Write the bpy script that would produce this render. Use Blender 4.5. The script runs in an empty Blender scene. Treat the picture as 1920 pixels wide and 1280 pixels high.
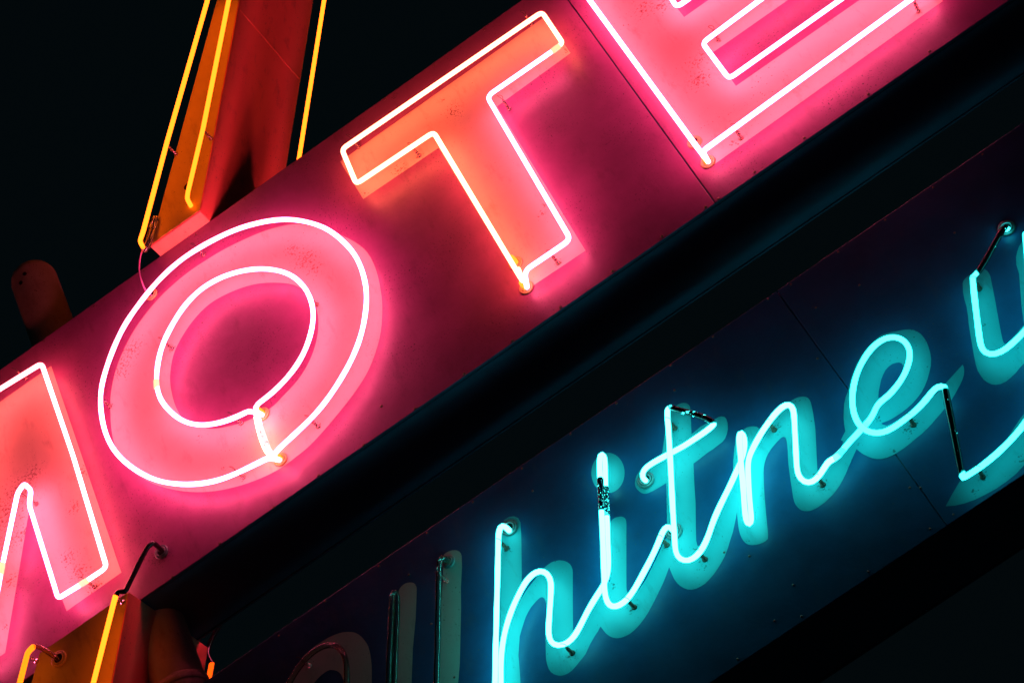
import bpy, bmesh, math, random
import numpy as np
from mathutils import Vector, Matrix
from mathutils.geometry import delaunay_2d_cdt
random.seed(7)

# ------------------------------------------------------------------ camera
F = 3780.0
def unit(v):
    v = np.array(v, float); return v/np.linalg.norm(v)
Zc = unit((-2251, 3884, -F)); Xc = unit((33560, 23130, F)); Xc = unit(Xc - Zc*Xc.dot(Zc)); Yc = np.cross(Zc, Xc)
M3 = np.array([Xc, Yc, Zc])
CAM = np.array([0.0, 0.0, 4.5]) - 4.5*(M3@np.array([0, 0, -1.0]))
sc = bpy.context.scene
cam_d = bpy.data.cameras.new('camera'); cam = bpy.data.objects.new('camera', cam_d)
sc.collection.objects.link(cam); sc.camera = cam
cam_d.sensor_width = 36; cam_d.lens = F/1920*36; cam_d.clip_start = 0.05; cam_d.clip_end = 500
R = Matrix(M3.tolist()).to_4x4(); cam.matrix_world = Matrix.Translation(Vector(CAM)) @ R

# ------------------------------------------------------------------ night sky, exposure
w = bpy.data.worlds.new('World'); sc.world = w; w.use_nodes = True
w.node_tree.nodes['Background'].inputs[0].default_value = (0.0008, 0.0023, 0.0030, 1)
w.node_tree.nodes['Background'].inputs[1].default_value = 1.0
sc.view_settings.view_transform = 'Standard'; sc.view_settings.look = 'None'
sc.view_settings.exposure = 0; sc.view_settings.gamma = 1

# emission strengths of the gases (radiance)
PINK = (38.0, 3.8, 8.6); WARM = (27.0, 3.7, 1.8); ROSE = (29.0, 3.2, 3.8); CYAN = (0.46, 12.5, 12.0); MINT = (0.85, 12.5, 11.2); YELL = (6.0, 0.71, 0.035)

def U(px, py, y=0.0):
    d = M3@np.array([(px-960)/F, (640-py)/F, -1.0]); t = (y-CAM[1])/d[1]
    return Vector(CAM + t*d)

# ------------------------------------------------------------------ materials
def principled(name, col, rough=.5, spec=.5, metal=0.0):
    m = bpy.data.materials.new(name); m.use_nodes = True
    b = m.node_tree.nodes['Principled BSDF']
    b.inputs['Base Color'].default_value = (*col, 1); b.inputs['Roughness'].default_value = rough
    b.inputs['Specular IOR Level'].default_value = spec; b.inputs['Metallic'].default_value = metal
    return m, m.node_tree, b
def N(nt, t, **kw):
    n = nt.nodes.new(t)
    for k, v in kw.items(): setattr(n, k, v)
    return n
def math_n(nt, op, a, b=None, clamp=False):
    n = N(nt, 'ShaderNodeMath', operation=op, use_clamp=clamp)
    for i, v in enumerate((a, b)):
        if v is None: continue
        if isinstance(v, (int, float)): n.inputs[i].default_value = v
        else: nt.links.new(v, n.inputs[i])
    return n.outputs[0]
def noise(nt, scale, detail=4, rough=.6, stretch=None, out=0):
    g = N(nt, 'ShaderNodeNewGeometry'); n = N(nt, 'ShaderNodeTexNoise')
    n.inputs['Scale'].default_value = scale; n.inputs['Detail'].default_value = detail; n.inputs['Roughness'].default_value = rough
    if stretch:
        mp = N(nt, 'ShaderNodeMapping'); mp.inputs['Scale'].default_value = stretch
        nt.links.new(g.outputs['Position'], mp.inputs[0]); nt.links.new(mp.outputs[0], n.inputs['Vector'])
    else: nt.links.new(g.outputs['Position'], n.inputs['Vector'])
    return n.outputs[out]
def ramp(nt, v, a, b):
    n = N(nt, 'ShaderNodeMapRange'); n.inputs['From Min'].default_value = a; n.inputs['From Max'].default_value = b
    nt.links.new(v, n.inputs['Value']); return n.outputs[0]
def mixc(nt, f, a, b):
    n = N(nt, 'ShaderNodeMix', data_type='RGBA')
    if isinstance(f, float): n.inputs[0].default_value = f
    else: nt.links.new(f, n.inputs[0])
    for s, v in ((6, a), (7, b)):
        if isinstance(v, tuple): n.inputs[s].default_value = (*v, 1)
        else: nt.links.new(v, n.inputs[s])
    return n.outputs[2]

def painted_metal(name, col, dirt, rough=.5, spec=.3, speck=.0, spots=(), mottled=.25, spot_gain=1.0, bump=.15):
    """weathered paint: cloudy tone, fine dark specks, rust clusters round given places (x, z, radius)"""
    m, nt, b = principled(name, col, rough, spec)
    dark = tuple(c*(1-mottled) for c in col); lite = tuple(min(.9, c*(1+mottled*.6)) for c in col)
    c = mixc(nt, ramp(nt, noise(nt, 5, 6, .65), .3, .7), dark, lite)
    c = mixc(nt, math_n(nt, 'MULTIPLY', ramp(nt, noise(nt, 28, 5, .7, (1, 1, .35)), .55, .75), .35), c, dirt)
    sp = ramp(nt, noise(nt, 210, 2, .5), .685-speck*.06, .72-speck*.06)       # small flecks
    patch = ramp(nt, noise(nt, 6.5, 3, .5), .45, .62)
    mask = math_n(nt, 'MULTIPLY', sp, patch)
    if spots:
        g = N(nt, 'ShaderNodeNewGeometry'); tot = None
        for x, z, r in spots:
            d = N(nt, 'ShaderNodeVectorMath', operation='DISTANCE')
            d.inputs[1].default_value = (x, 0, z); nt.links.new(g.outputs['Position'], d.inputs[0])
            v = math_n(nt, 'SUBTRACT', 1.0, math_n(nt, 'DIVIDE', d.outputs['Value'], r), True)
            tot = v if tot is None else math_n(nt, 'MAXIMUM', tot, v)
        n2 = noise(nt, 150, 5, .7)
        k = math_n(nt, 'ADD', n2, math_n(nt, 'MULTIPLY', tot, .17*spot_gain))
        inn = math_n(nt, 'MULTIPLY', math_n(nt, 'MULTIPLY', ramp(nt, k, .655, .70), ramp(nt, tot, 0.0, .08)), .8)
        mask = math_n(nt, 'MAXIMUM', mask, inn)
    c = mixc(nt, mask, c, dirt)
    nt.links.new(c, b.inputs['Base Color'])
    bp = N(nt, 'ShaderNodeBump'); bp.inputs['Strength'].default_value = bump; bp.inputs['Distance'].default_value = .004
    nt.links.new(noise(nt, 9, 5, .6), bp.inputs['Height']); nt.links.new(bp.outputs[0], b.inputs['Normal'])
    rr = N(nt, 'ShaderNodeMapRange'); rr.inputs['To Min'].default_value = rough-.12; rr.inputs['To Max'].default_value = rough+.15
    nt.links.new(noise(nt, 14, 4, .6), rr.inputs['Value']); nt.links.new(rr.outputs[0], b.inputs['Roughness'])
    return m

def gas(name, col, vary=.12, gain=1.0):
    m = bpy.data.materials.new(name); m.use_nodes = True; nt = m.node_tree; nt.nodes.clear()
    o = N(nt, 'ShaderNodeOutputMaterial'); e = N(nt, 'ShaderNodeEmission')
    e.inputs['Color'].default_value = (*[c/max(col) for c in col], 1)
    r = N(nt, 'ShaderNodeMapRange'); r.inputs['To Min'].default_value = max(col)*gain*(1-vary); r.inputs['To Max'].default_value = max(col)*gain*(1+vary)
    nt.links.new(noise(nt, 4, 2, .5), r.inputs['Value']); nt.links.new(r.outputs[0], e.inputs['Strength'])
    nt.links.new(e.outputs[0], o.inputs[0]); return m
def blackout(name, col, thr=.66, base=(.006, .007, .012), sc_=130):
    """opaque masking paint on the tube, flaked so that specks of the lit gas show"""
    m, nt, b = principled(name, base, .22, .6)
    f = ramp(nt, noise(nt, sc_, 5, .7), thr, thr+.02)
    b.inputs['Emission Color'].default_value = (*[c/max(col) for c in col], 1)
    nt.links.new(math_n(nt, 'MULTIPLY', f, max(col)*.5), b.inputs['Emission Strength'])
    nt.links.new(mixc(nt, ramp(nt, noise(nt, 60, 4), .5, .7), base, (.03, .008, .008)), b.inputs['Base Color'])
    return m
def clear_glass(name, tint=(.92, .97, .95), milk=.10, milkcol=(.25, .27, .24)):
    """thin walled empty tube: see-through body, fresnel shine, a little dust"""
    m = bpy.data.materials.new(name); m.use_nodes = True; nt = m.node_tree; nt.nodes.clear()
    o = N(nt, 'ShaderNodeOutputMaterial'); t = N(nt, 'ShaderNodeBsdfTransparent'); t.inputs[0].default_value = (*tint, 1)
    gl = N(nt, 'ShaderNodeBsdfGlossy'); gl.inputs['Roughness'].default_value = .03; gl.inputs[0].default_value = (1, 1, 1, 1)
    d = N(nt, 'ShaderNodeBsdfDiffuse'); d.inputs[0].default_value = (*milkcol, 1)
    fr = N(nt, 'ShaderNodeFresnel'); fr.inputs[0].default_value = 1.75
    a = N(nt, 'ShaderNodeMixShader'); a.inputs[0].default_value = milk; nt.links.new(t.outputs[0], a.inputs[1]); nt.links.new(d.outputs[0], a.inputs[2])
    c = N(nt, 'ShaderNodeMixShader'); nt.links.new(fr.outputs[0], c.inputs[0]); nt.links.new(a.outputs[0], c.inputs[1]); nt.links.new(gl.outputs[0], c.inputs[2])
    nt.links.new(c.outputs[0], o.inputs[0]); return m

def wz(px, py): v = U(px, py); return (v.x, v.z)
ms = [(px, py, r) for px, py, r in [(573,487,.06),(548,470,.04),(590,503,.04),(383,479,.03),(323,654,.03),(228,690,.06),(245,655,.06),(355,630,.035),
      (207,762,.03),(453,794,.03),(597,800,.03),(593,570,.03),(457,895,.03),(420,880,.03),(375,820,.03),(35,925,.10),(10,960,.12),(60,890,.06),(15,1010,.07),(45,1000,.05),
      (178,1100,.045),(150,1070,.06),(130,1045,.05),(152,885,.04),(140,950,.04),(10,1175,.03),(20,1090,.04),(67,943,.03),
      (750,318,.04),(787,293,.028),(683,362,.03),(850,210,.045),(1060,95,.03),(1047,494,.03),(1020,385,.03),(1015,402,.03),(830,190,.03),(997,47,.02),
      (1210,18,.05),(1240,10,.04),(1348,77,.03),(1310,115,.04),(1390,260,.035),(1375,268,.03),(1723,23,.03),(1325,300,.02),(1313,150,.05)]]
LET = painted_metal('cream_letter_paint', (.68, .50, .38), (.16, .02, .025), .5, .25, .1, [(*wz(a, b), r*(.6 if r < .036 else 1)) for a, b, r in ms], .12)
cs = [(A[0], A[1], A[2]) for A in [(952,1030,.03),(1073,1226,.035),(1068,1232,.03),(1188,1137,.035),(1184,1143,.03),(1251,1020,.03),(1265,805,.035),(1274,827,.022),
      (1322,1050,.032),(1319,1060,.03),(1452,805,.045),(1460,798,.035),(1543,908,.035),(1541,915,.03),(1710,797,.045),(1704,805,.04),(1837,541,.028),(1846,609,.018),
      (1843,894,.035),(1825,920,.02),(1916,862,.03),(1400,1016,.018),(1647,786,.018),(1675,843,.02),(1610,832,.02),(1150,1100,.02),(1152,1095,.02)]]
CLET = painted_metal('teal_letter_paint', (.035, .27, .32), (.01, .03, .03), .45, .25, .0, [(*wz(a, b), r*.6) for a, b, r in cs], .10, 1.05)
GLET = painted_metal('grey_letter_paint', (.34, .36, .33), (.03, .03, .03), .5, .3, .25, [], .15)
BOARD = painted_metal('maroon_board_paint', (.28, .070, .195), (.04, .010, .02), .40, .55, .9, [(*wz(740,180), .02), (*wz(300,1045), .05)], .30, bump=.5)
BLUE = painted_metal('navy_board_paint', (.004, .062, .165), (.05, .07, .09), .38, .22, .3, [(*wz(1480,575), .035), (*wz(1465,555), .02)], .35, .7, bump=.5)
CASE = painted_metal('dark_cabinet_paint', (.035, .06, .12), (.05, .03, .02), .42, .35, .1, [], .3)
RED = painted_metal('red_enamel', (.90, .16, .12), (.10, .02, .02), .42, .35, .1, [], .1)
OCHRE = painted_metal('ochre_enamel', (.66, .55, .12), (.10, .05, .02), .45, .3, .1, [], .12)
POST = painted_metal('weathered_post_paint', (.40, .32, .24), (.015, .015, .015), .6, .2, .6, [], .35)
METAL = principled('rusty_rivet', (.16, .07, .06), .45, .5, .4)[0]
RUBBER = principled('dark_hole', (.004, .004, .004), .8, .2)[0]
PORC = principled('porcelain_grommet', (.62, .42, .14), .3, .5)[0]
PORCD = principled('dark_grommet', (.10, .13, .14), .25, .5)[0]
WIRE = principled('tie_wire', (.03, .025, .02), .5, .5, .5)[0]
CABLE = principled('purple_cable', (.50, .18, .42), .4, .5)[0]
CORRO = painted_metal('corroded_clip', (.10, .06, .05), (.02, .02, .02), .8, .2, .5)
g_pink = gas('pink_gas', PINK); g_warm = gas('warm_red_gas', WARM); g_rose = gas('rose_gas', ROSE); g_cyan = gas('cyan_gas', MINT, .14); g_cyan2 = gas('cyan_gas_weaker', CYAN, .14, .62)
g_yell = gas('yellow_gas', YELL, .08); g_amber = gas('amber_gas', (3.0, .45, .012), .08); g_joint = gas('amber_joint', (5.0, .97, .5), .2)
g_back = gas('orange_gas', (2.2, .16, .006), .05); g_elec = gas('electrode_glow', (4.5, .62, .05), .5)
def shell(name, col):
    """the clear glass wall round the discharge, glowing faintly"""
    m = bpy.data.materials.new(name); m.use_nodes = True; nt = m.node_tree; nt.nodes.clear()
    o = N(nt, 'ShaderNodeOutputMaterial'); t = N(nt, 'ShaderNodeBsdfTransparent'); e = N(nt, 'ShaderNodeEmission')
    t.inputs[0].default_value = (.88, .88, .88, 1); e.inputs['Color'].default_value = (*[c/max(col) for c in col], 1); e.inputs['Strength'].default_value = max(col)
    a = N(nt, 'ShaderNodeAddShader'); nt.links.new(t.outputs[0], a.inputs[0]); nt.links.new(e.outputs[0], a.inputs[1]); nt.links.new(a.outputs[0], o.inputs[0])
    m.cycles.emission_sampling = 'NONE'
    return m
CORE = .79
s_pink = shell('pink_tube_glass', (.55, .12, .17)); s_warm = shell('warm_tube_glass', (.55, .16, .12)); s_cyan = shell('cyan_tube_glass', (.0, .32, .33)); s_cyan2 = shell('cyan_tube_glass_weaker', (.0, .26, .27))
SHELL = {'pink_gas': s_pink, 'rose_gas': s_pink, 'warm_red_gas': s_warm, 'cyan_gas': s_cyan, 'cyan_gas_weaker': s_cyan2}
BO_C = blackout('flaked_blackout_cyan', CYAN, .69); BO_P = blackout('flaked_blackout_pink', (9, 2, 2), .38, (.2, .06, .05)); BO = blackout('masking_paint', (.01, .01, .01), .9, (.012, .008, .012))
GLASS = clear_glass('clear_glass'); GLASSR = clear_glass('amber_glass', (.95, .75, .6), .18, (.5, .16, .05)); SUP = clear_glass('standoff_glass', (.95, .85, .85), .35, (.55, .3, .28))
MILK = clear_glass('unlit_neon_glass', (.80, .86, .80), .14, (.20, .26, .20))

# ------------------------------------------------------------------ object helpers
def link(name, verts, faces, mat, parent=None, smooth=False, label=None):
    vs = [Vector(v) for v in verts]
    lo = Vector([min(v[i] for v in vs) for i in range(3)]); hi = Vector([max(v[i] for v in vs) for i in range(3)]); c = (lo+hi)/2
    me = bpy.data.meshes.new(name); me.from_pydata([tuple(v-c) for v in vs], [], faces); me.update()
    if smooth:
        for p in me.polygons: p.use_smooth = True
    me.materials.append(mat)
    o = bpy.data.objects.new(name, me); sc.collection.objects.link(o)
    place(o, c, parent)
    if label: o['label'] = label
    return o
WORLD = {}
def place(o, c, parent):
    WORLD[o.name] = Vector(c)
    if parent: o.parent = parent; o.location = Vector(c) - WORLD[parent.name]
    else: o.location = c
def thing(name, loc, label, cat, group=None):
    o = bpy.data.objects.new(name, None); sc.collection.objects.link(o); place(o, Vector(loc), None)
    o.empty_display_size = .1; o['label'] = label; o['category'] = cat
    if group: o['group'] = group
    return o
def box(x0, x1, y0, y1, z0, z1):
    v = [(x, y, z) for x in (x0, x1) for y in (y0, y1) for z in (z0, z1)]
    return v, [(0,1,3,2),(4,6,7,5),(0,4,5,1),(2,3,7,6),(0,2,6,4),(1,5,7,3)]
def merge(*vf):
    V, Fc = [], []
    for v, f in vf:
        k = len(V); V += list(v); Fc += [tuple(i+k for i in q) for q in f]
    return V, Fc
def bevel_obj(o, wd, seg=2):
    bm = bmesh.new(); bm.from_mesh(o.data); bmesh.ops.bevel(bm, geom=bm.edges[:], offset=wd, segments=seg, affect='EDGES', profile=.5)
    bm.to_mesh(o.data); bm.free()
def catmull(P, step=.007):
    P = [Vector(p) for p in P]; Q = [P[0]*2-P[1]] + P + [P[-1]*2-P[-2]]; out = []
    for i in range(1, len(Q)-2):
        a, b, c, d = Q[i-1:i+3]
        n = max(1, int((c-b).length/step))
        # centripetal knots
        t0 = 0; t1 = t0+max(1e-5, (b-a).length)**.5; t2 = t1+max(1e-5, (c-b).length)**.5; t3 = t2+max(1e-5, (d-c).length)**.5
        for k in range(n):
            t = t1+(t2-t1)*k/n
            A1 = a*((t1-t)/(t1-t0))+b*((t-t0)/(t1-t0)); A2 = b*((t2-t)/(t2-t1))+c*((t-t1)/(t2-t1)); A3 = c*((t3-t)/(t3-t2))+d*((t-t2)/(t3-t2))
            B1 = A1*((t2-t)/(t2-t0))+A2*((t-t0)/(t2-t0)); B2 = A2*((t3-t)/(t3-t1))+A3*((t-t1)/(t3-t1))
            out.append(B1*((t2-t)/(t2-t1))+B2*((t-t1)/(t2-t1)))
    out.append(P[-1]); return out
def relax(P, n, a=None, b=None):
    """even out hand-measured wobble of a curve, ends kept"""
    near = lambda q: min(range(len(P)), key=lambda i: (P[i]-q).length)
    i0 = near(a) if a else 1; i1 = near(b) if b else len(P)-2
    for _ in range(n):
        Q = list(P)
        for i in range(max(1, i0), min(len(P)-1, i1)): P[i] = Q[i]*.5+(Q[i-1]+Q[i+1])*.25
    return P
def fillet(P, r, n=5):
    P = [Vector(p) for p in P]; out = [P[0]]
    for i in range(1, len(P)-1):
        a, b, c = P[i-1:i+2]; d1 = a-b; d2 = c-b; rr = min(r, d1.length*.45, d2.length*.45)
        p = b+d1.normalized()*rr; q = b+d2.normalized()*rr
        for k in range(n+1):
            t = k/n; out.append(p*(1-t)**2 + b*2*t*(1-t) + q*t*t)
    out.append(P[-1])
    return out
def tube_geo(pts, r, sides=12, cap=True):
    P = [pts[0]]
    for p in pts[1:]:
        if (p-P[-1]).length > 1e-4: P.append(p)
    n = len(P); tans = []; wob = lambda p: 1+.035*math.sin(p.x*61+p.z*47)+.03*math.sin(p.x*23-p.z*31+1) if n > 4 else 1
    for i in range(n):
        t = (P[min(n-1, i+1)]-P[max(0, i-1)]).normalized(); tans.append(t)
    up = tans[0].orthogonal().normalized(); V = []; Fc = []
    rings = []
    def ring(c, u, t, rad):
        b = t.cross(u); k = len(V)
        for j in range(sides):
            a = 2*math.pi*j/sides; V.append(c+(u*math.cos(a)+b*math.sin(a))*rad)
        rings.append(k)
    if cap:
        for a in (80, 50, 22): ring(P[0]-tans[0]*r*math.sin(math.radians(a)), up, tans[0], r*math.cos(math.radians(a)))
    prev = tans[0]
    for i in range(n):
        q = prev.rotation_difference(tans[i]); up = q @ up; up = (up-tans[i]*up.dot(tans[i])).normalized(); prev = tans[i]
        ring(P[i], up, tans[i], r*wob(P[i]))
    if cap:
        for a in (22, 50, 80): ring(P[-1]+tans[-1]*r*math.sin(math.radians(a)), up, tans[-1], r*math.cos(math.radians(a)))
    for a, b in zip(rings, rings[1:]):
        for j in range(sides): Fc.append((a+j, a+(j+1) % sides, b+(j+1) % sides, b+j))
    Fc.append(tuple(rings[0]+j for j in reversed(range(sides)))); Fc.append(tuple(rings[-1]+j for j in range(sides)))
    return V, Fc
def tube(name, pts, r, mat, parent, label=None, sides=12):
    if mat.name in SHELL:
        v1, f1 = tube_geo(pts, r, 14); v2, f2 = tube_geo(pts, r*CORE, 10); v, f = merge((v1, f1), (v2, f2))
        o = link(name, v, f, SHELL[mat.name], parent, True, label); o.data.materials.append(mat)
        for i in range(len(f1), len(f)): o.data.polygons[i].material_index = 1
        return o
    v, f = tube_geo(pts, r, sides); return link(name, v, f, mat, parent, True, label)
def cyl(c, axis, r, h, sides=20, r2=None):
    axis = Vector(axis).normalized(); u = axis.orthogonal().normalized(); b = axis.cross(u); r2 = r if r2 is None else r2; c = Vector(c)
    V = []
    for k, rad in ((0, r), (1, r2)):
        for j in range(sides):
            a = 2*math.pi*j/sides; V.append(c+axis*h*k+(u*math.cos(a)+b*math.sin(a))*rad)
    Fc = [(j, (j+1) % sides, sides+(j+1) % sides, sides+j) for j in range(sides)]
    return V, Fc+[tuple(reversed(range(sides))), tuple(range(sides, 2*sides))]
def torus(c, axis, R_, r, n=24, m=8):
    axis = Vector(axis).normalized(); u = axis.orthogonal().normalized(); b = axis.cross(u); c = Vector(c); V = []; Fc = []
    for i in range(n):
        a = 2*math.pi*i/n; d = u*math.cos(a)+b*math.sin(a)
        for j in range(m):
            e = 2*math.pi*j/m; V.append(c+d*(R_+r*math.cos(e))+axis*r*math.sin(e))
    for i in range(n):
        for j in range(m): Fc.append((i*m+j, ((i+1) % n)*m+j, ((i+1) % n)*m+(j+1) % m, i*m+(j+1) % m))
    return V, Fc

def inside(c, p):
    r = False; j = len(p)-1
    for i in range(len(p)):
        if (p[i][1] > c.y) != (p[j][1] > c.y) and c.x < (p[j][0]-p[i][0])*(c.y-p[i][1])/(p[j][1]-p[i][1])+p[i][0]: r = not r
        j = i
    return r
def flat(name, polys, mat, parent, y=-.0003, label=None, th=.0008):
    """a sheet of paint: union of outlines given as (x, z), no overlapping faces"""
    V2, Fc = [], []
    for p in polys:
        k = len(V2); V2 += [Vector((a[0], a[1])) for a in p]; Fc.append(list(range(k, k+len(p))))
    vv, ee, ff, _a, _b, of = delaunay_2d_cdt(V2, [], Fc, 1, 1e-6); ff = [f for f in ff if any(inside(sum((vv[i] for i in f), Vector((0, 0)))/len(f), p) for p in polys)]
    bm = bmesh.new(); bv = [bm.verts.new((v.x, y, v.y)) for v in vv]
    for f in ff:
        try: bm.faces.new([bv[i] for i in f])
        except ValueError: pass
    bmesh.ops.recalc_face_normals(bm, faces=bm.faces[:])
    for f in bm.faces:
        if f.normal.y > 0: f.normal_flip()
    V = [v.co.copy() for v in bm.verts]; Fo = [tuple(v.index for v in f.verts) for f in (bm.verts.index_update() or bm.faces)]
    bm.free()
    return link(name, V, Fo, mat, parent, False, label)
def smooth2(pts, closed=True, n=4):
    """catmull through 2D outline"""
    out = []; L = len(pts)
    for i in range(L if closed else L-1):
        a, b, c, d = (Vector(pts[(i+k) % L]) if closed else Vector(pts[min(L-1, max(0, i+k))]) for k in (-1, 0, 1, 2))
        for k in range(n):
            t = k/n
            out.append(tuple(.5*((2*b)+(c-a)*t+(2*a-5*b+4*c-d)*t*t+(3*b-a-3*c+d)*t**3)))
    if not closed: out.append(tuple(pts[-1]))
    return out
def ringsplit(outer, hole):
    """outline with a hole as two touching outlines"""
    n = len(hole); h0, h1 = 0, n//2
    near = lambda q: min(range(len(outer)), key=lambda i: (outer[i][0]-q[0])**2+(outer[i][1]-q[1])**2)
    o0, o1 = near(hole[h0]), near(hole[h1])
    def arc(L, a, b): 
        r = [L[a]]; i = a
        while i != b: i = (i+1) % len(L); r.append(L[i])
        return r
    def area(L): return sum(L[i][0]*L[(i+1) % len(L)][1]-L[(i+1) % len(L)][0]*L[i][1] for i in range(len(L)))
    if area(outer)*area(hole) < 0: hole = [hole[0]]+hole[:0:-1]; h1 = n-h1
    return [arc(outer, o0, o1)+arc(hole, h0, h1)[::-1], arc(outer, o1, o0)+arc(hole, h1, h0)[::-1]]
def px2(pts): return [wz(*p) for p in pts]
# tiles of the sign measured enlarged: (origin x, origin y, scale)
TL = dict(A=(900,940,3.763), B=(1080,820,3.2), C=(1180,730,3.281), D=(1360,730,4.129), E=(1560,600,3.557), F=(1760,400,2.286), G=(520,1020,4.924), P=(0,0,1))
def tl(k, pts):
    ox, oy, s = TL[k]; return [(ox+p[0]/s, oy+p[1]/s, *p[2:]) for p in pts]
def path3(pts, s):
    return [p if isinstance(p, Vector) else U(p[0], p[1], -(p[2] if len(p) > 2 else s)) for p in pts]

def grommet(px, py, parent, y=0.0, rad=.0145, lit=None, mat=None, name='grommet'):
    c = U(px, py, y); ax = (0, -1, 0)
    g = link(name, *merge(torus(c+Vector((0, -.003, 0)), ax, rad, .0032, 28), torus(c+Vector((0, -.006, 0)), ax, rad*.74, .0018, 28)), mat or PORC, parent, True)
    link('hole', *cyl(c+Vector((0, -.0018, 0)), ax, rad*.92, .001, 24), RUBBER, g)
    if lit: link('electrode', *tube_geo([c+Vector((0, -.002, 0)), c+Vector((0, -.010, 0)), c+Vector((-.001, -.024, .001))], .0076, 12), lit, g, True)
    return g
def support(px, py, parent, s, cyan=False, tdir=(1, 0, .6)):
    """glass stand-off from the board to the tube with its wire tie; px, py = where its foot stands"""
    b = U(px, py); sl = s-.005
    g = link('tube_support', *merge(cyl(b+Vector((0, -.001, 0)), (0, -1, 0), .0062, .004, 14, .0048), tube_geo([b+Vector((0, -.004, 0)), b+Vector((0, -sl*.8, 0))], .0030, 8),
             torus(b+Vector((0, -sl*.35, 0)), (0, 1, 0), .0034, .0010, 14, 6), torus(b+Vector((0, -sl*.55, 0)), (.1, 1, .1), .0034, .0010, 14, 6)), CORRO if cyan else SUP, parent, True)
    t = b+Vector((0, -s, 0)); d = Vector(tdir).normalized()
    loop = [t+(d.cross(Vector((0, 1, 0)))*math.cos(a)+Vector((0, 1, 0))*math.sin(a))*.0078+d*.0015*math.sin(a*2) for a in [i*math.pi*2/16 for i in range(17)]]
    link('tie_wire', *merge(tube_geo(loop, .0006, 5, False), tube_geo([t+Vector((0, .0075, 0)), t+Vector((.003, s*.35, .002)), b+Vector((0, -.006, 0))], .0006, 5),
         tube_geo([t+Vector((.002, .0072, -.002)), t+Vector((-.003, s*.4, -.001)), b+Vector((-.001, -.008, 0))], .0006, 5)), WIRE, g, True)
    return g
def rivet(px, py, parent, rad=.0040, world=None):
    c = world or U(px, py); V = []; Fc = []; n = 10
    prof = [(1, 0), (.93, .35), (.6, .62), (.0, .72)]
    for k, (a, h) in enumerate(prof[:3]):
        for j in range(n): V.append(c+Vector((math.cos(2*math.pi*j/n)*rad*a, -rad*h-.0002, math.sin(2*math.pi*j/n)*rad*a)))
    V.append(c+Vector((0, -rad*.74, 0)))
    for k in range(2):
        for j in range(n): Fc.append((k*n+j, k*n+(j+1) % n, (k+1)*n+(j+1) % n, (k+1)*n+j))
    for j in range(n): Fc.append((2*n+j, 2*n+(j+1) % n, 3*n))
    return link('rivet', V, Fc, METAL, parent, True)

# ================================================================== the motel sign cabinet
ZT, ZB, CT, CB, SEAM, DEP = 5.402, 4.4955, 4.199, 3.512, .545, .24
XL, XR = -2.35, 2.9
sign = thing('motel_sign', (-.2, .12, ZB), 'long maroon box sign with glowing pink neon MOTEL letters, seen from below', 'sign')
body = link('cabinet', *box(XL, XR, .0035, DEP, ZB+.003, ZT-.003), CASE, sign); bevel_obj(body, .002)
for x0, x1, y0 in ((XL, SEAM-.0017, 0.0), (SEAM+.0017, XR, -.0008)):
    p = link('face_panel', *box(x0, x1, y0, y0+.003, ZB, ZT), BOARD, sign); bevel_obj(p, .0009, 2)
link('trim_lip', *box(XL, XR, DEP+.001, DEP+.007, ZB+.001, ZB+.02), CASE, sign)
link('soffit_seam', *merge(box(XL, XR, .012, .016, ZB+.0005, ZB+.0025)), CASE, sign)
for px, py in [(1743,97),(1628,177),(1508,259),(1415,323),(1347,373),(1323,388),(1241,443),(1148,508),(1051,576),(961,639),(870,701),(778,766),(682,834),(597,891),(513,951),(412,1018),(323,1081),
               (715,761)]:
    rivet(px, py, sign)
for px in (906, 812, 722, 640, 548, 458, 365, 268, 175, 82):
    v = U(px, 694-.708*px); rivet(0, 0, sign, .0026, Vector((v.x, 0, ZT-.009+random.uniform(-.002, .002))))

letter = {}
T_poly = [(-.147,5.303),(.475,5.303),(.475,5.146),(.256,5.1415),(.2476,4.597),(.0841,4.601),(.0823,5.141),(-.141,5.146)]
letter['T'] = flat('painted_letter', [T_poly], LET, sign, label='cream painted letter T behind its neon outline')
E_poly = [(.580,5.303),(1.209,5.303),(1.209,5.152),(.742,5.152),(.742,5.0236),(1.12,5.0236),(1.12,4.875),(.742,4.875),(.738,4.747),(1.209,4.747),(1.209,4.602),(.5815,4.589)]
letter['E'] = flat('painted_letter', [E_poly], LET, sign, y=-.0011, label='cream painted letter E behind its neon outline')
M_poly = [(-1.050,5.303),(-1.056,4.596),(-1.215,4.594),(-1.227,4.93),(-1.393,4.596),(-1.467,4.596),(-1.633,4.93),(-1.645,4.594),(-1.81,4.594),(-1.81,5.303),(-1.65,5.303),(-1.43,4.85),(-1.215,5.303)]
letter['M'] = flat('painted_letter', [M_poly], LET, sign, label='cream painted letter M with rust blotches, partly outside the picture')
O_out = px2([(560,420),(600,428),(645,443),(683,467),(703,500),(714,544),(717,584),(712,634),(693,690),(667,733),(640,768),(610,804),(580,836),(553,858),(520,881),(477,901),(427,916),(380,922),(333,919),(287,906),(247,882),(222,851),(210,812),(207,767),(208,737),(217,694),(233,654),(253,617),(280,580),(310,547),(347,515),(383,490),(427,464),(483,438),(520,426)])
O_in = px2([(513,530),(550,534),(577,550),(593,577),(597,607),(593,640),(580,677),(560,710),(533,740),(507,765),(467,787),(427,799),(393,803),(350,790),(333,769),(323,740),(319,707),(325,667),(340,634),(363,600),(393,570),(430,549),(473,534)])
letter['O'] = flat('painted_letter', ringsplit(smooth2(O_out), smooth2(O_in)), LET, sign, label='cream painted letter O with chipped patches, behind its double neon ring')

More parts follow.
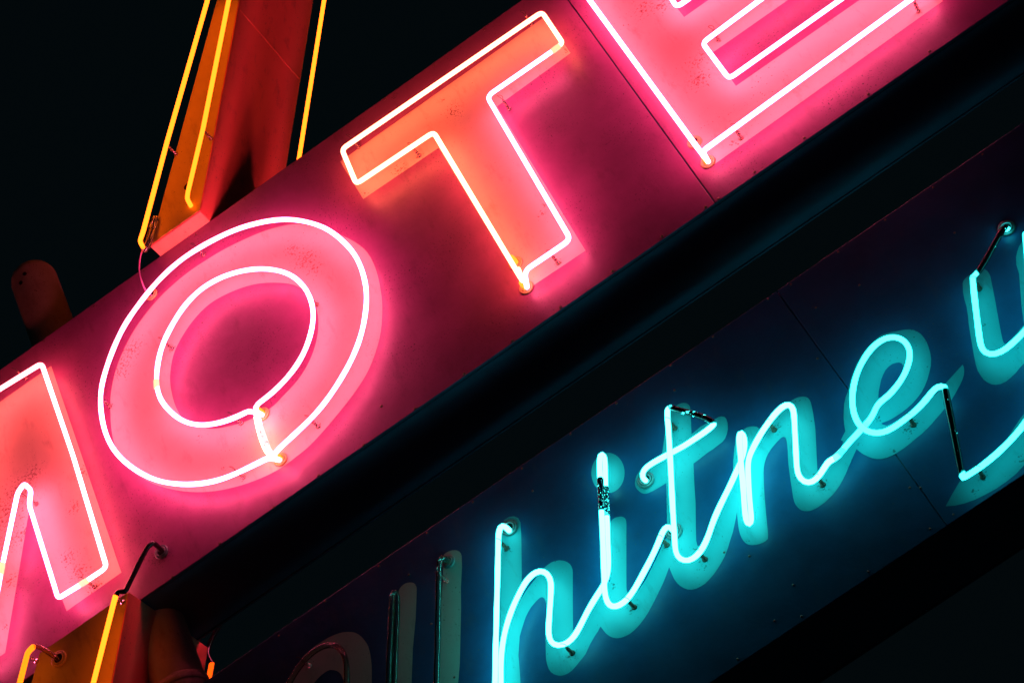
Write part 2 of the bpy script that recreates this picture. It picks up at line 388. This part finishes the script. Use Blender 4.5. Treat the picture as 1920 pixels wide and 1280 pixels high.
S = .05; RT = .0069; LIFT = .011
def W(x, z, s=S): return Vector((x, -s, z))
def straight(parent, pts, r, mat, fr, label, name='neon_tube', s=S):
    return tube(name, fillet(path3(pts, s), fr), r, mat, parent, label)
# T
ta = straight(sign, [(1042,92),(1055,81),(1016,23),(641,280),(668,345),(813,248),(974,517),(981,528,.036),(972,505,.026)], RT, g_warm, .014, 'warmer red tube round the bar and left side of the T')
tb = straight(sign, [(1042,92),(913,181),(1070,449),(983,508),(988,538,.022)], RT, g_pink, .018, 'pink tube down the right side and foot of the T')
tube('joint', path3([(1047,88),(1037,95.5)], S), .0070, g_joint, ta)
grommet(988, 540, ta, lit=g_elec); grommet(968, 494, ta, lit=g_elec)
for p in [(997,47),(673,277),(787,293)]: support(*p, ta, S)
for p in [(1047,494),(955,205)]: support(*p, tb, S)
# E
e1 = straight(sign, [(1328,303,.024),(1312,283),W(.585,5.285),W(1.19,5.285),W(1.19,5.165),(1228,-52),(1269,14),W(1.10,5.018)], RT, g_pink, .014, 'pink tube along the left stem and top of the E')
e2 = straight(sign, [W(1.10,5.018),W(1.105,4.888),(1317,81),(1367,148),W(1.19,4.738),W(1.195,4.618),(1317,284),(1326,300,.028)], RT, g_pink, .014, 'pink tube round the middle arm and foot of the E')
grommet(1328, 305, e1, lit=g_elec); grommet(1303, 268, e1)
for p in [(1348,77),(1723,23),(1390,260)]: support(*p, e2, S)
# M
m1 = straight(sign, [(158,1091),(200,1063),(137,854),(78,681),(0,729),W(-1.228,5.290),W(-1.43,4.885),W(-1.640,5.290),W(-1.798,5.290),W(-1.798,4.606),W(-1.70,4.606)], RT, g_rose, .014, 'rose red tube along the outer side and top of the M')
m2 = straight(sign, [(158,1091),(109,1121),(55,947),(58,918),(45,906),(33,924),(3,1066)], RT, g_pink, .010, 'pink tube round the foot and inner apex of the M')
m3 = straight(sign, [(3,1066),W(-1.402,4.606),W(-1.46,4.606),W(-1.625,4.94),W(-1.655,4.606),W(-1.70,4.606)], RT, g_pink, .012, 'pink tube along the middle of the M, mostly outside the picture')
tube('joint', path3([(163,1088),(152,1094.5)], S), .0070, g_joint, m2); tube('joint', path3([(4.5,1057),(1.5,1074)], S), .0070, g_joint, m3)
for p in [(50,710)]: support(*p, m1, S)
for p in [(178,1100),(69,945)]: support(*p, m2, S)
# O
o1p = [(521,861),(503,859),(473,873),(417,898),(380,906),(343,908),(315,905),(287,898),(247,876),(217,848),(203,825),(193,795),(188,754),(189,730),(195,704),(210,660),(233,610),(263,567),(293,530),(333,492),(383,459),(443,430),(480,419),(510,413),(541,411),(576,416),(611,428),(641,450),(668,481),(683,520),(688,555),(685,590),(677,629),(664,664),(646,699),(624,734),(598,769),(563,804),(524,840),(510,856)]
o1 = tube('neon_tube', relax(catmull(path3(o1p, S), .009), 12, U(490,867,-S), U(532,832,-S)), RT, g_pink, sign, 'pink outer ring tube of the O')
o2p = [(491,777,.024),(482,772,.038),(479,764),(484,757),(510,737),(537,710),(556,686),(572,657),(583,625),(588,590),(581,556),(565,531),(541,513),(510,505),(479,504),(448,509),(410,522),(373,545),(343,577),(320,614),(303,650),(295,687),(293,718),(300,747),(317,769),(343,789),(377,797),(413,792),(447,780),(466,771),(476,772,.05),(484,783,.044),(488,800,.04)]
o2 = tube('neon_tube', relax(catmull(path3(o2p, S), .008), 10, U(500,745,-S), U(458,775,-S)), RT, g_pink, sign, 'pink inner ring tube of the O')
tube('flaked_lead', catmull(path3([(488,800,.04),(495,820,.04),(505,845,.036),(518,860,.03),(524,862,.024)], S)), RT, BO_P, o2, 'lead tube with flaking masking paint crossing the band of the O')
tube('flaked_lead', catmull(path3([(480,782,.03),(487,812,.03),(498,842,.03),(512,860,.03)], S)), RT*.8, gas('bright_lead', (14, 4.5, 3.0), .3), o2)
tube('joint', path3([(293,714),(293.5,726)], S), .0070, g_joint, o2)
grommet(527, 862, o1, lit=g_elec); grommet(494, 777, o2, lit=g_elec); grommet(285, 553, o1, mat=PORC)
for p in [(383,479),(207,762),(457,895),(597,800)]: support(*p, o1, S)
for p in [(323,654),(453,794),(594,571)]: support(*p, o2, S)
# reverse side of the double-faced sign: the same letters turned round, their light spills past the back edge
XM = .16          # vertical axis the reverse side is turned about
def turned(o, parent):
    c = o.copy(); sc.collection.objects.link(c); c.parent = parent
    wl = WORLD[o.name]; nl = Vector((2*XM-wl.x, DEP-wl.y, wl.z)); WORLD[c.name] = nl
    c.location = nl-WORLD[parent.name]; c.rotation_euler = (0, 0, math.pi)
    return c
for o in (letter['T'], letter['E'], letter['O'], ta, tb, e1, e2, o1, o2): turned(o, sign)

# ================================================================== support post passing behind the signs
post = thing('support_post', (-1.066, .12, 3.2), 'round domed weathered steel post rising behind the left end of the pink sign', 'post')
def lathe(c, prof, n=40):
    V = []; Fc = []
    for r, z in prof:
        for j in range(n): V.append((c[0]+r*math.cos(2*math.pi*j/n), c[1]+r*math.sin(2*math.pi*j/n), z))
    for k in range(len(prof)-1):
        for j in range(n): Fc.append((k*n+j, k*n+(j+1) % n, (k+1)*n+(j+1) % n, (k+1)*n+j))
    Fc.append(tuple(reversed(range(n)))); Fc.append(tuple(range((len(prof)-1)*n, len(prof)*n)))
    return V, Fc
pr = .063; zt = 5.80
prof = [(pr, 3.2), (pr, zt-.055)] + [(pr*math.cos(a), zt-.055+.055*math.sin(a)) for a in [math.radians(k) for k in range(8, 90, 9)]]
link('pole', *lathe((-1.066, .12), prof), POST, post, True)
zc = U(330, 1258, .06).z
link('collar', *lathe((-1.066, .12), [(pr+.0005, zc-.02), (pr+.004, zc-.019), (pr+.005, zc-.001), (pr+.001, zc)]), POST, post, True)
link('bolt', *merge(*[cyl((-1.066+(pr-.003)*math.cos(a), .12+(pr-.003)*math.sin(a), z), (math.cos(a), math.sin(a), 0), .006, .006, 6) for a, z in ((-1.45, 5.72), (-1.75, 5.70))]), RUBBER, post)

# ================================================================== tapered pylon crossing the motel sign
pyl = thing('tapered_pylon', (-1.1, .12, 3.8), 'tall tapering red and ochre metal pylon outlined with yellow neon, crossing the pink sign', 'sign pylon')
PY0, PY1 = -.046, .286
xl = lambda z: -.674+(z-5.402)*.678
xr = lambda z: -.515+(z-5.402)*.572
def wedge(z0, z1, y0, y1, inset=0):
    v = [(f(z), y, z) for z in (z0, z1) for f in (xl, xr) for y in (y0, y1)]
    if inset: v = [(x+(inset if i % 4 < 2 else -inset), y, z) for i, (x, y, z) in enumerate(v)]
    return v, [(0, 1, 3, 2), (4, 6, 7, 5), (0, 2, 6, 4), (1, 5, 7, 3), (0, 4, 5, 1), (2, 3, 7, 6)]
for z0, z1 in ((ZT+.0015, 6.35), (3.75, ZB-.0015)):
    b = link('casing', *wedge(z0, z1, PY0, PY1), RED, pyl); bevel_obj(b, .0015)
    for y0, y1 in ((PY0-.0016, PY0-.0002), (PY1+.0002, PY1+.0016)):
        link('face_plate', *wedge(z0+.0025, z1, y0, y1, .0028), OCHRE, pyl)
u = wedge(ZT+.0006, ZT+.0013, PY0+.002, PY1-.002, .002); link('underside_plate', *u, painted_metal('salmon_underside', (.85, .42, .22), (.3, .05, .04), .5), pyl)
# metal seam strips on the side wall
for z in (5.98,):
    link('side_seam', *box(xr(z)-.004, xr(z)+.0022, PY0+.01, PY1-.01, z-.001, z+.001), RED, pyl)
YS = -PY0+.05
ya = straight(pyl, [(395,-20),(313,267),(268,436),(262,452),(268,463,.075)], .0058, g_yell, .012, 'yellow tube along the left edge above the pink sign', s=YS)
link('electrode_boot', *merge(tube_geo(path3([(271,466,.070),(279,450,.062),(290,412,.058)], S), .0115, 14)), GLASS, ya, True)
link('electrode', *tube_geo(path3([(272,462,.070),(279,447,.062),(286,426,.060)], S), .005, 10), RUBBER, ya, True)
yb = straight(pyl, [(433,-20),(381,240),(352,362),(351,373,.085),(358,386,.048)], .0058, g_yell, .012, 'yellow tube along the middle of the ochre face above the pink sign', s=YS)
def p_support(px, py, parent):
    b = U(px, py, PY0)
    link('tube_support', *merge(tube_geo([b, b+Vector((0, -.04, 0))], .003, 8), torus(b+Vector((0, -.02, 0)), (0, 1, 0), .0036, .0011, 12, 6), torus(b+Vector((0, -.012, 0)), (0, 1, 0), .0036, .0011, 12, 6), cyl(b, (0, -1, 0), .006, .004, 12)), SUP, parent, True)
p_support(331, 290, ya); p_support(397, 261, yb)
gh = U(352, 350, PY0-.002); link('tube_hole', *cyl(gh, (0, -1, 0), .011, .0006, 20), RUBBER, pyl)
bz = lambda z, y=PY1+.05: Vector((xr(z)+.002, y, z))
yc = tube('neon_tube', [bz(6.33), bz(5.43)], .0058, g_yell, pyl, 'yellow tube behind the right edge above the pink sign')
# below the sign
yd = straight(pyl, [(217,1116),(213,1130),(175,1280),(150,1378)], .0058, g_yell, .01, 'yellow tube on the lower part right of the ochre face', s=YS)
tube('masked_lead', catmull(path3([(217,1116,YS),(222,1109,YS),(234,1108,.09),(240,1098,.085),(262,1053,.07),(279,1023,.06),(286,1018,.056),(296,1024,.03),(306,1036,.002)], S)), .0058, BO, yd, 'dark masked lead bending into the pink sign')
grommet(304, 1035, yd, rad=.015, mat=PORCD)
ye = straight(pyl, [(18,1350),(37,1280),(52,1222),(62,1212)], .0062, g_amber, .014, 'amber tube along the lower left edge', s=YS)
tube('clear_lead', catmull(path3([(62,1212,YS),(70,1211,.09),(92,1223,.07),(110,1236,.05)], S)), .0058, GLASSR, ye, 'unlit glass lead turning into the ochre face')
gg = grommet(112, 1235, ye, y=PY0-.002, rad=.017, mat=PORC)
p_support(70, 1240, ye); p_support(232, 1130, yd)
yf = tube('neon_tube', [U(397, 1243, .336), U(388, 1290, .336)], .0062, g_back, pyl, 'short orange tube behind the lower right edge')
tube('masked_lead', catmull(path3([(397,1242,-.336),(391,1232,-.336),(391,1212,-.345),(398,1195,-.345),(411,1172,-.345)], S)), .0062, BO, yf, 'dark masked lead beyond the post')
rag = [U(*p, PY1-.005) for p in [(357,1230),(366,1222),(369,1208),(375,1213),(378,1210),(382,1221),(380,1243),(378,1268),(366,1250)]]
rv = [tuple(v) for v in rag]+[(v.x, v.y+.002, v.z) for v in rag]; k = len(rag)
link('torn_flange', rv, [tuple(range(k)), tuple(range(2*k-1, k-1, -1))]+[(i, (i+1) % k, k+(i+1) % k, k+i) for i in range(k)], RED, pyl, label='torn ragged scrap of red sheet metal')

# thin cable from the pylon electrode into the sign
cab = tube('cable', catmull([U(270,463,-.07), U(264,478,-.065), U(261,500,-.055), U(264,522,-.045), U(272,542,-.03), U(281,552,-.015), U(286,554,-.001)]), .0022, CABLE, None)
cab['label'] = 'thin purple cable looping from the yellow tube end into the pink sign beside the O'; cab['category'] = 'cable'

# ================================================================== the lower script sign
low = thing('script_sign', (.2, .12, CB), 'navy box sign with glowing cyan script lettering reading hitney below the pink sign', 'sign')
body = link('cabinet', *box(-2.2, 2.8, .0035, DEP, CB+.003, CT-.003), CASE, low); bevel_obj(body, .002)
for x0, x1, y0 in ((-2.2, SEAM-.0045, 0.0), (SEAM-.0025, 2.8, -.0006)):
    p = link('face_panel', *box(x0, x1, y0, y0+.003, CB, CT), BLUE, low); bevel_obj(p, .0010, 2)
link('trim_lip', *box(-2.2, 2.8, DEP+.001, DEP+.007, CB+.001, CB+.02), CASE, low)
for px, py in [(1337,631),(1440,561),(1483,534),(1572,473),(1070,814),(1156,756),(1258,685),(1265,732),(979,878),(887,941),(801,999),(711,1061),(999,920),(767,1077),(809,1169),(852,1269),(523,1191),(610,1127),(1405,1042),(1487,1096),
               (1628,1071),(1744,991),(1788,964),(1503,1155),(1383,1235),(1452,1163),(1660,413),(1750,352),(1842,290),(1790,437),(1533,672),(1530,577),(1612,535),(1726,914),(1706,914),(1358,1035)]:
    rivet(px, py, low, .0026)
tabp = U(767, 1010); link('bracket', *box(tabp.x-.008, tabp.x+.002, .02, .03, CT-.003, CT+.012), METAL, low)

def poly(k, pts): return [wz(a, b) for a, b in tl(k, pts)]
h_stem = [(150,175),(160,148),(175,125),(205,108),(240,103),(270,116),(286,145),(291,220),(293,300),(295,560),(290,700),(280,960),(272,1080),(280,1180),(290,1330),(300,1500),(130,1500),(140,1200)]
h_arch = [(150,1050),(180,900),(250,730),(285,690),(335,615),(388,547),(420,500),(465,455),(500,430),(530,418),(560,413),(590,416),(615,425),(635,440),(645,455),(653,478),(655,500),(655,700),(657,930),(700,880),(760,770),(820,660),(870,600),(930,600),(930,900),(880,912),(850,880),(832,915),(815,940),(780,1000),(745,1075),(722,1105),(700,1130),(675,1162),(650,1190),(625,1208),(600,1220),(575,1226),(550,1225),(522,1216),(500,1200),(485,1178),(475,1150),(467,1115),(465,1080),(462,950),(470,830),(472,760),(468,720),(463,700),(455,683),(440,672),(425,676),(410,688),(385,715),(360,745),(340,778),(320,820),(307,860),(295,900),(275,970),(268,1100)]
i_stem = [(205,520),(212,500),(222,488),(240,478),(270,473),(285,477),(295,485),(301,497),(303,520),(303,900),(307,925),(320,938),(345,935),(375,912),(400,880),(420,850),(450,790),(490,710),(525,630),(550,590),(600,590),(600,700),(562,770),(540,830),(522,875),(500,920),(478,965),(455,1010),(433,1050),(410,1085),(382,1122),(350,1155),(325,1175),(300,1189),(272,1199),(245,1203),(222,1199),(200,1189),(180,1173),(165,1155),(148,1132),(140,1050),(150,900),(205,860)]
i_dot = [(192+100*math.cos(a)+8*math.sin(a)*0, 212+121*math.sin(a)) for a in [2*math.pi*k/40 for k in range(40)]]
t_all = [(222,250),(240,160),(268,122),(285,103),(300,92),(318,85),(335,82),(352,85),(365,93),(373,104),(376,118),(380,200),(383,275),(440,228),(490,200),(530,182),(548,170),(565,165),(585,168),(597,180),(605,205),(607,240),(601,272),(590,300),(573,322),(550,340),(515,367),(480,390),(430,430),(395,455),(400,560),(408,700),(410,850),(412,930),(420,960),(440,960),(470,920),(505,880),(540,800),(572,735),(610,650),(640,560),(638,500),(640,440),(648,350),(660,300),(685,262),(705,245),(722,234),(740,228),(765,226),(785,229),(797,240)]
n_all_D = [(262,295),(270,335),(292,380),(312,345),(335,310),(370,250),(420,180),(470,120),(495,98),(520,82),(540,70),(560,62),(580,57),(600,55),(622,57),(640,65),(653,80),(662,100),(672,138),(680,180),(697,300),(705,450),(712,600),(716,640),(740,640),(775,610),(800,590),(828,562),(870,510),(905,430),(930,345),(930,290),(918,200),(920,110),(945,30),(1010,60),(1060,200),(1060,330),(1040,420),(1015,465),(985,530),(968,572),(950,610),(932,656),(910,700),(887,741),(860,780),(832,815),(800,845),(771,873),(740,895),(711,915),(680,930),(657,938),(635,941),(611,940),(590,934),(574,924),(560,910),(546,893),(535,870),(526,838),(520,800),(508,720),(497,640),(489,580),(485,520),(484,470),(480,430),(476,400),(470,380),(463,370),(452,366),(441,369),(430,376),(405,401),(380,430),(354,463),(330,500),(316,533),(305,570),(299,608),(297,650),(299,725),(303,800),(309,880),(315,950),(322,1020),(328,1080),(331,1125),(330,1155),(312,1172),(290,1185),(265,1195),(240,1201),(210,1204),(180,1200),(158,1188),(140,1170),(126,1147),(115,1120),(106,1087),(100,1050),(95,1000),(90,950)]
t_low = [(663,750),(657,785),(650,820),(637,878),(620,930),(606,978),(590,1020),(569,1061),(545,1100),(519,1137),(490,1170),(467,1193),(440,1210),(414,1223),(385,1230),(360,1229),(335,1220),(314,1207),(295,1190),(278,1167),(265,1140),(255,1116),(245,1090),(232,960),(232,800),(228,575),(170,610),(145,624),(120,635),(105,640),(90,640),(74,635),(60,625),(48,613),(40,600),(35,585),(35,570),(38,549),(45,530),(57,509),(70,490),(110,462),(200,410)]
flat('painted_letter', [poly('A', h_stem), poly('A', h_arch)], CLET, low, label='painted script letter h behind its cyan tube')
flat('painted_letter', [poly('B', i_stem)], CLET, low, y=-.0004, label='painted script letter i stem behind the doubled cyan tube')
flat('letter_dot', [poly('B', i_dot)], CLET, low, label='painted round dot of the letter i')
flat('painted_letter', [poly('C', t_all)+poly('D', n_all_D)+poly('C', t_low)], CLET, low, y=-.0005, label='painted joined script letters t and n with a wide cross bar')
e_out = poly('E', [(90,740),(82,700),(78,650),(79,600),(82,560),(92,515),(105,480),(125,400),(160,300),(195,240),(230,190),(280,138),(330,100),(380,84),(430,76),(470,67),(495,64),(520,63),(547,68),(570,78),(594,95),(615,120),(632,147),(645,180),(656,220),(662,260),(660,307),(650,350),(637,397),(620,440),(598,482),(570,520),(537,557),(500,590),(467,616),(430,640),(401,659),(370,673),(330,688),(340,697),(365,704),(400,690),(470,645),(540,600),(620,545),(700,490),(770,410),(820,355),(872,298),(880,315),(883,340),(880,370),(870,400),(857,430),(840,460),(822,494),(800,530),(773,565),(745,600),(719,632),(690,665),(666,693),(640,720),(602,757),(560,790),(520,825),(480,855),(441,882),(400,905),(366,919),(330,927),(300,927),(270,921),(240,910),(210,895),(185,878),(165,860),(130,840),(60,800)])
e_in = poly('E', [(310,520),(312,480),(320,440),(328,402),(340,370),(357,335),(380,310),(404,293),(430,285),(450,284),(465,290),(473,300),(475,318),(470,345),(460,372),(442,407),(420,440),(396,467),(370,492),(340,515)])
flat('painted_letter', ringsplit(e_out, e_in), CLET, low, y=-.0010, label='painted script letter e with a long tapering tail')
y1 = [(103,300),(107,289),(115,280),(124,271),(135,265),(160,255),(180,232),(190,228),(197,240),(208,247),(215,255),(222,270),(225,285),(240,360),(250,415),(260,470),(268,512),(275,545),(281,558),(292,560),(330,520),(366,478),(355,390),(345,260),(333,220),(332,190),(337,165),(345,143),(366,110),(390,90),(420,110),(432,160),(440,250),(450,400),(470,560),(450,700),(420,860),(400,1040),(366,1080),(330,1118),(290,1150),(245,1181),(200,1205),(155,1227),(110,1243),(70,1252),(30,1255),(60,1200),(90,1150),(110,1110),(200,1060),(290,970),(350,880),(366,860),(372,750),(370,640),(350,660),(330,685),(310,704),(290,720),(268,731),(245,735),(227,733),(210,725),(193,713),(180,695),(168,675),(160,650),(152,612),(145,570),(137,524),(130,480),(126,440),(120,400),(111,370),(105,340)]
flat('painted_letter', [poly('F', y1)], CLET, low, y=-.0009, label='painted script letter y with a sweeping tail at the right edge')
l1 = [(1125,500),(1120,440),(1128,412),(1142,391),(1160,374),(1180,361),(1200,354),(1222,351),(1245,352),(1262,358),(1275,370),(1283,388),(1287,410),(1285,500),(1278,680),(1262,850),(1252,960),(1248,1060),(1240,1280),(1232,1600),(1070,1600),(1100,900)]
l2 = [(1530,300),(1530,130),(1540,92),(1560,76),(1580,65),(1610,55),(1640,52),(1662,56),(1680,66),(1694,82),(1702,103),(1705,200),(1695,400),(1697,600),(1690,900),(1685,1100),(1670,1280),(1660,1600),(1460,1600),(1500,800)]
oo = [(-40,1600),(20,1450),(60,1340),(110,1220),(180,1110),(250,1020),(350,935),(460,866),(500,846),(540,830),(575,818),(610,810),(650,807),(690,808),(721,816),(750,830),(777,852),(800,878),(822,907),(840,940),(855,992),(865,1050),(870,1100),(873,1150),(872,1280),(862,1430),(840,1600),(600,1600),(612,1430),(616,1300),(610,1250),(590,1200),(572,1180),(550,1166),(520,1159),(490,1157),(464,1166),(440,1180),(410,1203),(380,1231),(353,1262),(330,1290),(260,1420),(220,1600)]
for p, t in ((oo, 'grey painted arched script letter behind its unlit tube'), (l1, 'narrow grey painted upright stroke behind the doubled unlit tube'), (l2, 'grey painted upright stroke beside the cyan h, behind a single unlit tube')):
    flat('painted_letter', [poly('G', p)], GLET, low, label=t)

SC = .042; RC = .0068
def cy(parts, r=RC, s=SC, step=.008):
    pts = []
    for k, p in parts: pts += tl(k, p)
    return relax(catmull(path3(pts, s), step), 3)
HI = cy([('A', [(207,205,.004),(196,196,.03),(178,170,.044),(156,154),(138,172),(131,240),(125,500),(117,800),(112,1000),(107,1280),(102,1500),(112,1540),(138,1530),(145,1450,.040),(148,1280,.038),(149,1100,.038),(160,1000,.040),(180,900),(225,760),(280,640),(340,540),(390,495),(445,480),(485,498),(501,540),(500,640),(490,800),(483,930),(495,990),(540,1022),(590,1017),(650,970),(700,890),(760,770),(820,670),(870,592,.036),(898,530,.032),(905,440,.030)]),
         ('B', [(190,600,.030),(184,460,.030),(176,300,.030),(173,130,.030),(169,103,.033),(156,86,.038),(143,95,.042),(141,125),(143,200),(147,300),(153,420),(160,600),(168,800),(173,930),(185,990),(215,1018),(260,1008),(310,970),(350,910),(400,820),(470,685),(510,590),(530,540),(548,522),(562,530,.038),(575,548,.025),(590,566,.004)])])
hi = tube('neon_tube', HI, RC, g_cyan, low, 'cyan tube forming the script letters h and i')
TN = cy([('C', [(101,560,.004),(92,553,.025),(78,543,.038),(71,520),(85,492),(150,447),(230,404,.036),(262,385,.034),(320,357,.038),(400,304),(470,258),(508,226),(519,212)])])
tn1 = tube('neon_tube', TN, RC, g_cyan, low, 'cyan cross bar tube of the letter t')
TN2 = cy([('C', [(255,112),(240,104),(233,116),(236,180),(241,250),(250,400),(258,550),(268,750),(278,900),(285,1000),(303,1043),(340,1060),(390,1045),(440,995),(480,915),(520,800),(570,690),(620,590),(665,490,.036),(695,420,.028),(711,350,.026),(709,300,.028),(702,268,.033),(688,253,.038),(676,262,.042),(674,290),(683,400),(700,600),(712,760),(724,825),(740,848),(751,820,.040),(744,720,.034),(732,570,.034),(730,490,.038)]),
          ('D', [(172,560),(215,450),(270,350),(330,260),(400,170),(440,127),(470,110),(495,107),(520,125),(530,180),(540,350),(548,500),(555,620),(570,690),(607,728),(650,731),(705,695),(750,635),(785,570),(805,542),(830,535),(855,543),(880,510),(930,440),(1000,365),(1060,300,.034),(1120,230,.034)]),
          ('E', [(180,745,.032),(240,680,.034),(288,618,.038),(287,580),(300,555),(330,540),(380,500),(440,430),(490,350),(518,260),(517,190),(485,133),(420,107),(350,120),(270,180),(200,280),(152,400),(135,520),(145,620),(180,700),(230,742),(300,758),(370,740),(460,680),(550,610),(620,540),(680,460),(705,433),(730,430),(750,446),(757,465)])])
# split the long tube so that the e is a little weaker than t and n
cut = min(range(len(TN2)), key=lambda i: (TN2[i]-U(1577,853,-SC)).length)
tn2 = tube('neon_tube', TN2[:cut+1], RC, g_cyan, low, 'cyan tube forming the stem of the t and the letter n')
tn3 = tube('neon_tube', TN2[cut:], RC, g_cyan2, low, 'dimmer cyan tube forming the letter e')
tube('joint', [TN2[cut-1], TN2[cut+1]], RC*1.12, clear_glass('sleeve', (.7, .9, .9), .3), tn3)
tube('masked_bridge', cy([('C', [(517,206),(508,190),(485,178),(450,168),(400,152),(340,135),(290,122),(253,110)])]), RC*.92, blackout('flaked_bridge', CYAN, .56, sc_=45), tn2, 'black masked link with bright flaked gaps joining the cross bar to the t')
tube('masked_drop', cy([('E', [(757,470),(766,520),(790,640),(822,800),(845,920),(862,1012)])]), RC*1.02, BO_C, tn3, 'black masked link dropping from the e to the tail of the y')
tube('masked_band', cy([('B', [(146,252,.0425),(150,340,.0425),(153,425,.0425)])]), RC*1.04, blackout('flaked_band', CYAN, .62, (.003, .008, .06), sc_=300), hi, 'dark flaked band on the upright of the i')
tube('masked_band', cy([('B', [(177,305,.030),(181,380,.030),(184,460,.030)])]), RC*1.04, blackout('flaked_band_b', CYAN, .58, (.003, .02, .06), sc_=300), hi)
ytail = tube('neon_tube', cy([('E', [(870,1018),(863,1060)]), ('F', [(93,1143),(108,1130),(150,1106),(210,1062),(270,1010),(330,948),(366,903),(405,840),(425,700),(415,500),(395,350),(380,200),(372,90)])]), RC, g_cyan2, low, 'cyan tail tube of the y')
tube('neon_tube', cy([('F', [(146,275),(147,300),(155,370),(163,440),(172,510),(180,565),(192,598),(215,612),(245,609),(275,592),(310,562),(366,508),(395,470)])]), RC, g_cyan2, low, 'cyan bowl tube of the y')
yl = tube('masked_lead', cy([('F', [(292,58,.012),(278,62,.035),(262,92),(235,140),(200,205),(172,248)])]), RC*.9, blackout('flaked_lead_y', CYAN, .66), low, 'black masked lead with bright flecks above the y')
tube('lead_tip', cy([('F', [(172,246),(160,262),(148,272),(146,285)])]), RC*.85, g_cyan2, yl)
link('electrode', *tube_geo([U(1887,428,-.004), U(1885,428,-.02)], .0075, 12), g_cyan2, yl, True)
for k, x, y, lit in (('A',212,188,0),('B',588,566,0),('C',105,560,0),('F',293,66,0)):
    q = tl(k, [(x, y)])[0]; grommet(q[0], q[1], low, rad=.0155, mat=PORCD)
for k, x, y, par in (('A',190,330,hi),('A',652,1068,hi),('B',350,1018,hi),('B',547,645,hi),('C',282,240,tn2),('C',466,1045,tn2),('D',380,315,tn2),('D',757,738,tn2),('E',545,700,tn3),('F',175,325,ytail),('F',190,1130,ytail)):
    q = tl(k, [(x, y)])[0]; support(q[0], q[1], par, SC, True)
# unlit tubes
UR = .0066
u1 = tube('unlit_tube', cy([('G', [(-60,1700),(20,1480),(85,1330),(150,1205),(235,1085),(330,992),(430,935),(500,922),(560,940),(605,985),(632,1060),(640,1160),(640,1350),(630,1700)])]), UR, MILK, low, 'unlit clear arched tube with red reflections', 16)
u2 = tube('unlit_tube', cy([('G', [(1010,1700),(1022,1400),(1037,1000),(1050,700),(1062,470),(1070,438),(1085,425,.039),(1103,440,.034),(1108,500,.032),(1100,720,.032),(1090,1000,.032),(1074,1400,.032),(1065,1700,.032)])]), UR, MILK, low, 'unlit doubled hairpin tube', 16)
u3 = tube('unlit_tube', cy([('G', [(1455,1700),(1465,1400),(1480,900),(1487,500),(1493,200),(1500,135),(1515,118),(1540,128,.036),(1570,150,.02),(1585,165,.004)])]), UR, MILK, low, 'single unlit tube next to the cyan h, green reflections along it', 16)
for par, x, y in ((u1, 300, 1120), (u3, 1565, 340)):
    q = tl('G', [(x, y)])[0]; support(q[0], q[1], par, SC, False)
q = tl('G', [(1585, 165)])[0]; grommet(q[0], q[1], low, rad=.0125, mat=PORCD)

XM = .32
for o in (hi, tn2, tn3, ytail): turned(o, low)
